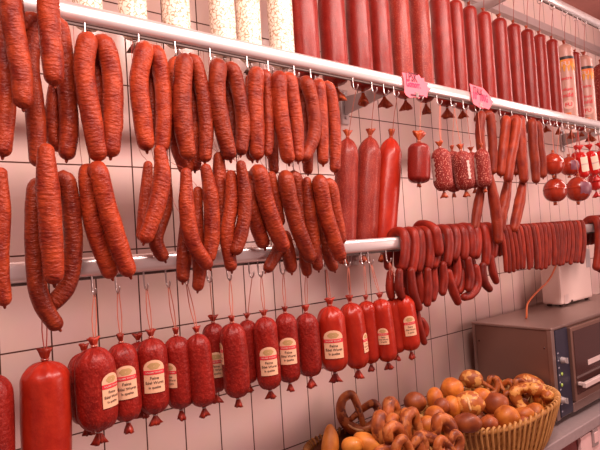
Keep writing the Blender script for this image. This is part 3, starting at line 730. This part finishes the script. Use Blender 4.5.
card('pink star-edged price card on the rail with handwriting and a bright pink lower edge', [(402,72.5),(407,73),(412,74),(417,75.5),(419,74.5),(421,78),(424,78),(424.5,82),(428,83),(427.5,87),(431.5,89),(428,92),(427,97.5),(422,96),(419,98.5),(414,97),(410,98),(406,95),(404.5,92),(404.5,84),(403.5,78)],
     [('LPSK', 411.5, 77.5, 11, 'pen', 2), ('Gomorr.', 413.5, 84.5, 14, 'pen_pink', 2.5), ('___', 417, 87.5, 13, 'pen', 2)], (417, 96))
card('pink price card with two handwritten lines, nearer the hanging balls', [(469.5,83.5),(473,85),(478,86.5),(483,88),(486.5,92),(489,95),(491,99),(493,102),(491,106),(489,109.5),(485,108),(481,108.5),(477,106),(473.5,104),(472,98),(471,92),(470.5,88)],
     [('ITALK', 478, 91.5, 9, 'pen', 3.5), ('10° 100G', 480.5, 97.5, 14, 'pen_pink', 4)], (481, 106))

# ---------------------------------------------------------------- oven
OX = 2.352; OY0 = -.44; OY1 = -.055; OZ0 = CZ+.025; OZ1 = 1.301; OXR = 3.60
M['inox'] = plain('brushed_oven_steel', (.36, .27, .24), .36, .85, .08, 8)
M['inox_side'] = plain('brown_steel_panel', (.24, .14, .11), .42, .6, .08, 5)
M['glass'] = plain('dark_oven_glass', (.06, .025, .022), .12, 0, .1, 6)
M['panel'] = plain('blue_black_panel', (.022, .024, .045), .3, 0, .3, 60)
M['handle'] = plain('pale_handle_metal', (.85, .74, .70), .35, .3)
ov = empty('oven', (OX, OY0, CZ), 'brown steel countertop oven with dark glass door and knob column', 'oven')
mb = MB(); mb.box((OX, OY0, OZ0), (OXR, OY1, OZ1-.012)); mb.build('casing', M['inox_side'], ov, smooth=False, bevel=.004)
mb = MB(); mb.box((OX-.006, OY0-.01, OZ1-.0118), (OXR+.006, OY1+.004, OZ1)); mb.build('top_plate', M['inox'], ov, smooth=False, bevel=.003)
for ya, yb in ((OY0-.006, OY0+.014), (OY1-.014, OY1+.002)):
    mb = MB(); mb.box((OX-.004, ya, OZ0), (OX+.026, yb, OZ1-.0119)); mb.build('corner_strip', M['inox'], ov, smooth=False, bevel=.002)
for y in (OY0+.03, OY1-.03):
    for z in (OZ0+.05, OZ1-.09):
        mb = MB(); tube(mb, [(OX-.0045, y, z), (OX+.001, y, z)], .004, 10, .002); mb.build('screw', M['glass'], ov)
x1 = at(567, 350, OY0).x
mb = MB(); mb.box((OX+.03, OY0-.008, OZ0+.008), (x1, OY0-.0002, OZ1-.016)); pnl = mb.build('control_panel', M['panel'], ov, smooth=False, bevel=.002)
M['green'] = plain('green_lamp_cap', (.35, .55, .10), .2); 
for py_, kind in ((360, 'k'), (374, 'g'), (385, 'g'), (400, 'k')):
    p = at(562, py_, OY0-.01)
    mb = MB()
    if kind == 'k':
        tube(mb, [(p.x, OY0-.008, p.z), (p.x, OY0-.012, p.z), (p.x, OY0-.030, p.z)], [.014, .014, .012], 20, .004, False)
        mb.box((p.x-.003, OY0-.036, p.z-.012), (p.x+.003, OY0-.028, p.z+.012)); child_of(mb, 'knob', M['bracket'], pnl, smooth=False)
    else:
        tube(mb, [(p.x, OY0-.006, p.z), (p.x, OY0-.014, p.z)], .008, 16, .004); child_of(mb, 'lamp_cap', M['green'], pnl)
mb = MB(); 
for k in range(9):
    zz = OZ0+.03+k*.032; mb.box((OX+.036, OY0-.0088, zz), (OX+.047, OY0-.0078, zz+.006))
child_of(mb, 'scale_marks', plain('pale_scale_print', (.35, .35, .42), .5), pnl, smooth=False)
zd0, zd1 = OZ0+.05, OZ1-.02
mb = MB(); mb.box((x1+.004, OY0-.022, zd0), (OXR-.03, OY0-.0002, zd1)); dr = mb.build('door', M['inox_side'], ov, smooth=False, bevel=.004)
mb = MB(); mb.box((x1+.022, OY0-.0245, zd0+.03), (OXR-.05, OY0-.0215, zd1-.018)); child_of(mb, 'door_glass', M['glass'], dr, smooth=False)
hz = at(585, 384, OY0-.05).z
mb = MB(); mb.box((x1+.02, OY0-.064, hz-.013), (OXR-.07, OY0-.046, hz+.010)); mb.box((x1+.03, OY0-.05, hz-.008), (x1+.05, OY0-.021, hz+.006)); mb.box((OXR-.1, OY0-.05, hz-.008), (OXR-.08, OY0-.021, hz+.006))
child_of(mb, 'handle', M['handle'], dr, smooth=False, bevel=.003)
p0 = at(588, 362, OY0-.025); p1 = at(600, 355, OY0-.025)
mb = MB(); mb.box((p0.x, OY0-.0262, p0.z-.014), (p1.x+.01, OY0-.0246, p0.z+.010)); child_of(mb, 'pale_sticker', M['handle'], dr, smooth=False)
mb = MB(); mb.box((x1, OY0-.010, OZ0+.002), (OXR-.02, OY0-.0002, OZ0+.044)); mb.build('crumb_drawer', M['inox'], ov, smooth=False, bevel=.003)
for x in (OX+.05, OXR-.05):
    for y in (OY0+.05, OY1-.05):
        mb = MB(); tube(mb, [(x, y, CZ), (x, y, CZ+.015), (x, y, OZ0+.001)], .018, 14, .005, False); mb.build('foot', M['glass'], ov)

# white appliance on the oven
wx0 = at(562, 303, -.21).x; wx1 = at(593, 295, -.21).x
M['white_enamel'] = plain('white_enamel', (.84, .70, .64), .45, 0, .03, 4)
WB = empty('white_box', (wx0, -.21, OZ1), 'white enamel box unit standing on top of the oven', 'appliance')
wz1 = at(590, 246, -.21).z
mb = MB(); mb.box((wx0, -.21, OZ1+.012), (wx1, -.10, wz1)); mb.build('housing', M['white_enamel'], WB, smooth=False, bevel=.012)
mb = MB(); p = at(588, 257, -.211); mb.box((p.x-.03, -.2135, p.z-.06), (p.x+.025, -.2095, p.z+.05)); mb.build('grey_vent', M['bracket'], WB, smooth=False, bevel=.002)
mb = MB()
p = at(567, 298, -.211)
mb.box((p.x-.03, -.2125, p.z-.03), (p.x+.02, -.2095, p.z+.02)); mb.build('rating_plate', M['handle'], WB, smooth=False)
mb = MB(); p = at(572, 301, -.211); tube(mb, [(p.x, -.217, p.z), (p.x, -.207, p.z)], .008, 12, .003); mb.build('plug_hole', M['glass'], WB)
for x in (wx0+.04, wx1-.04):
    for y in (-.19, -.12):
        mb = MB(); tube(mb, [(x, y, OZ1), (x, y, OZ1+.006), (x, y, OZ1+.0125)], .014, 12, .004, False); mb.build('foot', M['glass'], WB)
mb = MB(); tube(mb, [at(584,240,-.12), at(572,241,-.18), at(561,252,-.235), at(555,268,-.24), at(548,281,-.24), at(538,291,-.235), at(530,300,-.23), at(527,306,-.235), Vector((at(527,311,-.24).x, -.235, OZ1+.006)), Vector((at(527,311,-.24).x+.01, -.225, OZ1+.005))], .0048, 8, .01)
tag(mb.build('power_cord', plain('orange_cord_rubber', (.55, .13, .04), .5)), 'orange power cord dropping in front of the white box onto the oven top', 'cord')

# ---------------------------------------------------------------- counter front
cf = plain('dark_red_panel', (.16, .03, .03), .35, 0, .1); cp = plain('pale_pink_panel', (.80, .58, .56), .4)
cab = empty('counter_cabinet', (-.5, YF+.03, 0), 'counter cabinet under the worktop with dark red and pale panels', 'cabinet')
mb = MB(); mb.box((-.5, YF+.03, .0), (5.1, -.004, CZ-.047)); mb.build('carcass', cf, cab, smooth=False)
dxa = at(580, 425, YF+.012).x
mb = MB(); mb.box((dxa, YF+.014, .15), (dxa+.7, YF+.0298, CZ-.06)); dd = mb.build('pale_door', cp, cab, smooth=False, bevel=.003)
p = at(594, 428, YF+.01); p.z = min(p.z, CZ-.085)
mb = MB(); mb.box((p.x-.025, YF+.006, p.z-.045), (p.x+.03, YF+.0142, p.z+.035)); sk = child_of(mb, 'lock_plate', plain('grey_lock_plate', (.45, .38, .37), .4, .4), dd, smooth=False, bevel=.003)
mb = MB(); mb.box((p.x-.016, YF+.003, p.z-.028), (p.x+.020, YF+.0065, p.z+.018)); cc = child_of(mb, 'finger_pull', cp, dd, smooth=False, bevel=.002)
for x0 in (.2, .9, 1.6):
    mb = MB(); mb.box((x0, YF+.014, .15), (x0+.66, YF+.0298, CZ-.06)); mb.build('door', cp, cab, smooth=False, bevel=.003)

# ---------------------------------------------------------------- bread basket
M['wick'] = casing('honey_wicker', (.22, .085, .02), (.42, .20, .05), .5, (200, 200, 30), .6, None, 0, 0, .1, .1)
M['wick_pale'] = casing('pale_peeled_cane', (.36, .17, .045), (.66, .38, .13), .45, (200, 200, 30), .4, None, 0, 0, .1, .1)
M['wick_dark'] = casing('dark_brown_wicker', (.09, .03, .015), (.20, .07, .03), .5, (200, 200, 30), .6, None, 0, 0, .1, .1)
def basket(label, bcx, bcy, ba, bb, rot, rz, m1, m2, ncane):
    def bpt(a, s, z, dz=0):
        e = .8
        x = ba*s*math.copysign(abs(math.cos(a))**e, math.cos(a)); y = bb*s*math.copysign(abs(math.sin(a))**e, math.sin(a)); c, sn = math.cos(rot), math.sin(rot)
        return Vector((bcx+x*c-y*sn, bcy+x*sn+y*c, z))
    bk = empty('bread_basket', (bcx, bcy, CZ), label, 'basket')
    mb = MB(); N = 96; vs = []; rows = 14; B0s = .70
    for side in (0, 1):
        for i in range(rows+1):
            t = i/rows; s = (B0s+(.985-B0s)*t**.75) - side*.03; z = CZ+.002+side*.008+(rz-CZ-.010)*t
            for j in range(N):
                vs.append(bpt(2*PI*j/N, s+.010*math.cos(i*PI)*math.cos(j*PI/2), z))
    fs = []
    for side in (0, 1):
        o_ = side*(rows+1)*N
        for i in range(rows):
            for j in range(N):
                q = (o_+i*N+j, o_+i*N+(j+1) % N, o_+(i+1)*N+(j+1) % N, o_+(i+1)*N+j); fs.append(q if side == 0 else q[::-1])
        fs.append(tuple(o_+j for j in (range(N-1, -1, -1) if side == 0 else range(N))))
    o1 = rows*N; o2 = (rows+1)*N+rows*N
    for j in range(N): fs.append((o1+j, o1+(j+1) % N, o2+(j+1) % N, o2+j))
    mb.add(vs, fs); mb.build('woven_wall', M[m1], bk)
    for j in range(ncane):
        a = 2*PI*j/ncane
        mb = MB(); P = [bpt(a, B0s+.03+(1.0-B0s-.02)*t**.75, CZ+.006+(rz-CZ-.004)*t) for t in (0, .2, .45, .72, 1)]
        P += [bpt(a+.02, 1.0, rz+.016), bpt(a+.045, .955, rz+.012), bpt(a+.06, .93, rz-.006)]
        tube(mb, P, .0048, 7, .02, False); mb.build('cane', M[m2], bk)
    mb = MB(); tube(mb, [bpt(2*PI*j/120, .975, rz+.001) for j in range(121)], .0095, 8, .02, False); mb.build('rim', M[m1], bk)
    return bk, bpt
bkR, bptR = basket('honey wicker basket heaped with rolls, beside the oven', 1.941, -.378, .350, .205, .03, 1.049, 'wick', 'wick_pale', 72)
bkL, bptL = basket('dark brown wicker basket of pretzels and pale rolls, cut by the bottom edge', 1.345, -.275, .218, .19, -.05, 1.030, 'wick_dark', 'wick', 60)

# ---------------------------------------------------------------- bread
def bread_mat(name, ca, cb, flour=None, rough=.4):
    m, n, l, b = newmat(name)
    tc = n.new('ShaderNodeTexCoord'); oi = n.new('ShaderNodeObjectInfo')
    ad = n.new('ShaderNodeVectorMath'); ad.operation = 'ADD'; l.new(tc.outputs['Object'], ad.inputs[0]); l.new(oi.outputs['Random'], ad.inputs[1])
    z = n.new('ShaderNodeTexNoise'); z.inputs['Scale'].default_value = 22; z.inputs['Detail'].default_value = 4; l.new(ad.outputs[0], z.inputs['Vector'])
    r = n.new('ShaderNodeMapRange'); r.inputs[1].default_value = .35; r.inputs[2].default_value = .66; l.new(z.outputs['Fac'], r.inputs[0])
    mx = n.new('ShaderNodeMix'); mx.data_type = 'RGBA'; mx.inputs[6].default_value = (*ca, 1); mx.inputs[7].default_value = (*cb, 1); l.new(r.outputs[0], mx.inputs[0]); col = mx.outputs[2]
    if flour:
        z2 = n.new('ShaderNodeTexNoise'); z2.inputs['Scale'].default_value = 38; z2.inputs['Detail'].default_value = 6; l.new(ad.outputs[0], z2.inputs['Vector'])
        r2 = n.new('ShaderNodeMapRange'); r2.inputs[1].default_value = .5; r2.inputs[2].default_value = .56; l.new(z2.outputs['Fac'], r2.inputs[0])
        m2 = n.new('ShaderNodeMix'); m2.data_type = 'RGBA'; l.new(r2.outputs[0], m2.inputs[0]); l.new(col, m2.inputs[6]); m2.inputs[7].default_value = (*flour, 1); col = m2.outputs[2]
    hv = n.new('ShaderNodeHueSaturation'); mr = n.new('ShaderNodeMapRange'); mr.inputs[3].default_value = .85; mr.inputs[4].default_value = 1.15
    l.new(oi.outputs['Random'], mr.inputs[0]); l.new(mr.outputs[0], hv.inputs['Value']); l.new(col, hv.inputs['Color']); l.new(hv.outputs[0], b.inputs['Base Color'])
    bp = n.new('ShaderNodeBump'); bp.inputs['Strength'].default_value = .3; bp.inputs['Distance'].default_value = .003; l.new(z.outputs['Fac'], bp.inputs['Height']); l.new(bp.outputs[0], b.inputs['Normal'])
    b.inputs['Roughness'].default_value = rough+.08; b.inputs['Coat Weight'].default_value = .04
    return m
M['gold'] = bread_mat('golden_crust', (.36, .080, .008), (.66, .22, .024))
M['brown'] = bread_mat('brown_crust', (.19, .034, .006), (.36, .085, .012))
M['floured'] = bread_mat('cheese_crust', (.32, .08, .012), (.46, .14, .025), (.72, .36, .09))
M['pale'] = bread_mat('pale_gold_crust', (.50, .15, .018), (.72, .28, .04))
M['pret'] = bread_mat('glossy_pretzel_crust', (.12, .018, .004), (.44, .11, .016), (.46, .15, .035), .42)
M['crumb'] = bread_mat('pale_crumb', (.80, .50, .22), (.90, .62, .32), None, .8)
GBr = 'rolls heaped in the basket'
def roll(px, py, rx, ry, Y, mat, lab, score=0, rot=0, thick=.85, name='bread_roll'):
    SEED[0] += 1; sd = SEED[0]
    c = at(px, py, Y); a = px2m(rx, c); b = px2m(ry, c)
    F = (CAM-c).normalized(); Rv = R_.copy(); Rv = (Rv-F*Rv.dot(F)).normalized(); Uv = F.cross(Rv)
    cr, sr = math.cos(rot), math.sin(rot); e1 = Rv*cr+Uv*sr; e2 = Uv*cr-Rv*sr
    d = min(a, b)*thick
    vs = [];  n1, n2 = 20, 28
    def pt(th, ph, s=1):
        x = math.sin(th)*math.cos(ph); y = math.cos(th); z = math.sin(th)*math.sin(ph)
        q = 1+.07*noise.noise(Vector((x*1.4+sd, y*1.4, z*1.4)))+.02*noise.noise(Vector((x*5+sd, y*5, z*5)))
        if score and z > .2:
            for k in range(score):
                off = (k-(score-1)/2)*.55
                q -= .13*math.exp(-((x-off+y*.15)/.09)**2)*min(1, (z-.2)*2)*(1 if abs(y) < .7 else 0)
        return c+(e1*x*a+e2*y*b+F*z*d)*q*s
    for i in range(n1+1):
        for j in range(n2): vs.append(pt(PI*(i+.001)/(n1+.002), 2*PI*j/n2))
    fs = [(i*n2+j, i*n2+(j+1) % n2, (i+1)*n2+(j+1) % n2, (i+1)*n2+j) for i in range(n1) for j in range(n2)]
    mb = MB(); mb.add(vs, fs)
    o = mb.build(name, M[mat], None, loc=c); tag(o, lab, 'bread', GBr)
    if score:
        mb = MB()
        for k in range(score):
            off = (k-(score-1)/2)*.55; P = []
            for i in range(9):
                y = -.62+1.24*i/8; x = off-y*.15; z = math.sqrt(max(.05, 1-x*x-y*y)); P.append(c+(e1*x*a+e2*y*b+F*z*d)*.90)
            tube(mb, P, [.001]+[.0045]*7+[.001], 8, .006)
        child_of(mb, 'split_crumb', M['crumb'], o)
    return o
def pretzel(px, py, rp, Y, lab, tilt=0, yaw=0, spin=0, mat='pret', thick=.15):
    SEED[0] += 1
    c = at(px, py, Y); s = px2m(rp, c); F = (CAM-c).normalized(); Rv = (R_-F*R_.dot(F)).normalized(); Uv = F.cross(Rv)
    K = [(.40,-.60,.16),(.14,-.2,.15),(-.02,.02,.10),(-.30,.42,.0),(-.62,.66,0),(-.95,.36,0),(-.94,-.14,0),(-.62,-.62,0),(0,-.84,0),(.62,-.62,0),(.94,-.14,0),(.95,.36,0),(.62,.66,0),(.30,.42,.02),(.03,.04,-.10),(-.14,-.2,.08),(-.40,-.60,.16)]
    K = [K[0]]+K[1:]
    r_ = [.6,.75,.8,.9,1,1.05,1.15,1.3,1.4,1.3,1.15,1.05,1,.9,.8,.75,.6]
    M3 = Matrix.Rotation(yaw, 3, 'Y') @ Matrix.Rotation(tilt, 3, 'X') @ Matrix.Rotation(spin, 3, 'Z')
    P = []
    for x, y, z in K:
        v = M3 @ Vector((x, y, z)); P.append(c+(Rv*v.x+Uv*v.y+F*v.z)*s)
    mb = MB(); tube(mb, P, [k*s*thick for k in r_], 14, .006, True, .1, SEED[0])
    o = mb.build('pretzel', M[mat], None, loc=c); tag(o, lab, 'pretzel', 'pretzels heaped in the basket')
    # pale burst seam on the thick belly
    mb = MB(); Q = []
    for t in range(7):
        x = -.42+.84*t/6; v = M3 @ Vector((x, -.84+.25*x*x*2, thick*1.25)); Q.append(c+(Rv*v.x+Uv*v.y+F*v.z)*s)
    tube(mb, Q, [s*.02]+[s*.055]*5+[s*.02], 8, .005); child_of(mb, 'pale_split', M['crumb'], o)
    return o
pretzel(359, 412, 20, -.13, 'whole brown pretzel leaning against the tiles at the back of the basket', 0, .25, -.35, thick=.21)
pretzel(388, 424, 23, -.28, 'tall pretzel seen edge-on just right of the leaning one', 0, 1.15, .5, thick=.29)
pretzel(402, 431, 22, -.32, 'pretzel edge-on with a pale split, third from the wall', 0, 1.05, .2, thick=.27)
pretzel(418, 432, 23, -.36, 'pretzel standing in front of the dark roll at the basket centre', .1, .95, -.3, thick=.24)
pretzel(436, 439, 21, -.46, 'wide dark pretzel lying over the basket front beside the rim', .25, .6, .7, thick=.29)
pretzel(449, 446, 15, -.57, 'small pretzel overhanging the pale woven rim with its light belly outwards', .3, .75, .3, thick=.29)
pretzel(390, 447, 20, -.38, 'dark pretzel low at the bottom picture edge', .3, .9, 1.2, thick=.29)
pretzel(410, 451, 20, -.44, 'pretzel cut by the bottom picture edge, nearest the viewer', .3, .8, .1, thick=.24)
pretzel(488, 386, 10, -.27, 'small dark pretzel on top of the heap next to the cheese bread', .1, .3, .4, thick=.27)
pretzel(502, 387, 11, -.30, 'small dark pretzel on top of the heap, second from the cheese bread', .1, -.3, -.2, thick=.27)
pretzel(517, 393, 13, -.36, 'curly pretzel lying against the scored loaf by the oven', .3, .5, .9, thick=.24)
def ring(px, py, rp, Y, lab, tilt, yaw, mat, thick):
    SEED[0] += 1
    c = at(px, py, Y); s = px2m(rp, c); F = (CAM-c).normalized(); Rv = (R_-F*R_.dot(F)).normalized(); Uv = F.cross(Rv)
    M3 = Matrix.Rotation(yaw, 3, 'Y') @ Matrix.Rotation(tilt, 3, 'X'); P = []
    for k in range(17):
        a = 2*PI*k/15+.6; q = 1+.10*math.sin(3*a); v = M3 @ Vector((math.cos(a)*q, math.sin(a)*.82*q, .22*math.sin(2*a)+.03*k)); P.append(c+(Rv*v.x+Uv*v.y+F*v.z)*s)
    mb = MB(); tube(mb, P, [s*thick*(.8+.35*math.sin(k*.9)**2) for k in range(17)], 16, .006, True, .18, SEED[0])
    o = mb.build('twisted_loaf', M[mat], None, loc=c); tag(o, lab, 'bread', GBr)
ring(531, 398, 14.5, -.42, 'large twisted ring loaf with a dark hollow at the oven end of the basket', .5, .2, 'floured', .40)
roll(452, 389, 11.5, 11, -.26, 'gold', 'round golden roll topping the heap against the tiles')
roll(435, 399, 8.5, 11.5, -.27, 'gold', 'upright oval golden roll left of the topmost round one')
roll(415, 402, 11, 10, -.24, 'brown', 'dark brown roll farthest left in the heap against the tiles')
roll(435, 416, 10.5, 10, -.35, 'gold', 'light golden roll below the upright oval one')
roll(452, 407, 9, 11, -.33, 'gold', 'golden roll half hidden behind the split one')
roll(469, 404, 15, 12.5, -.37, 'floured', 'split roll with a crusty cheese top in the middle of the heap', 1)
roll(471, 379, 12, 9, -.25, 'floured', 'crusty cheese topped bread at the back beside the small pretzels')
roll(467, 423, 14.5, 9.5, -.50, 'brown', 'flat brown roll resting behind the front rim')
roll(446, 423, 9, 9, -.46, 'gold', 'golden roll wedged left of the flat brown one')
roll(489, 424, 9, 8.5, -.51, 'brown', 'small brown roll at the front rim between two bigger rolls')
roll(507, 418, 12.5, 12.5, -.50, 'gold', 'pear-shaped orange roll tilted at the front rim', rot=-.5)
roll(496, 404, 12.5, 11.5, -.41, 'brown', 'smooth dark roll above the pear-shaped one')
roll(524, 415, 11, 8, -.50, 'gold', 'orange roll low at the oven end of the basket')
roll(530, 383, 14, 8.5, -.36, 'floured', 'scored crusty loaf by the oven side', 2, rot=-.3)
roll(541, 398, 8, 10, -.45, 'gold', 'upright roll end beside the basket rim under the oven', rot=.3)
roll(442, 406, 8, 8, -.33, 'brown', 'brown roll peeking between the golden rolls')
roll(482, 397, 10, 9, -.36, 'gold', 'golden roll tucked under the small pretzels')
roll(427, 425, 10, 9, -.37, 'gold', 'golden roll behind the pretzels at the pale woven rim')
roll(330, 449, 9, 23, -.20, 'pale', 'upright long pale loaf at the wall end of the basket', rot=-.05)
roll(352, 446, 11, 9, -.26, 'pale', 'short pale yellow roll beside the upright loaf')
roll(368, 444, 16, 10, -.28, 'pale', 'long pale yellow roll under the leaning pretzel', rot=-.5)
# lower layers holding the heaps up
def fill(bpt, zs, lab):
    for li, (z, S) in enumerate(zs):
        for k in range(11):
            a = 2*PI*k/8; q_ = S if k < 8 else S*.35; a = a if k < 8 else 2*PI*k/3
            p = bpt(a, q_, z); q = proj(p)
            roll(q[0], q[1], .044*FPX/depth(p), .040*FPX/depth(p), p.y, ('gold', 'brown')[(k+li) % 2], lab)
fill(bptR, [(CZ+.055, .52), (CZ+.125, .64)], 'plain roll buried in the lower layers of the honey wicker basket')
fill(bptL, [(CZ+.055, .48)], 'plain roll buried in the lower layer of the dark wicker basket')
for o in list(bpy.data.objects):
    if '_org' in o: del o['_org']
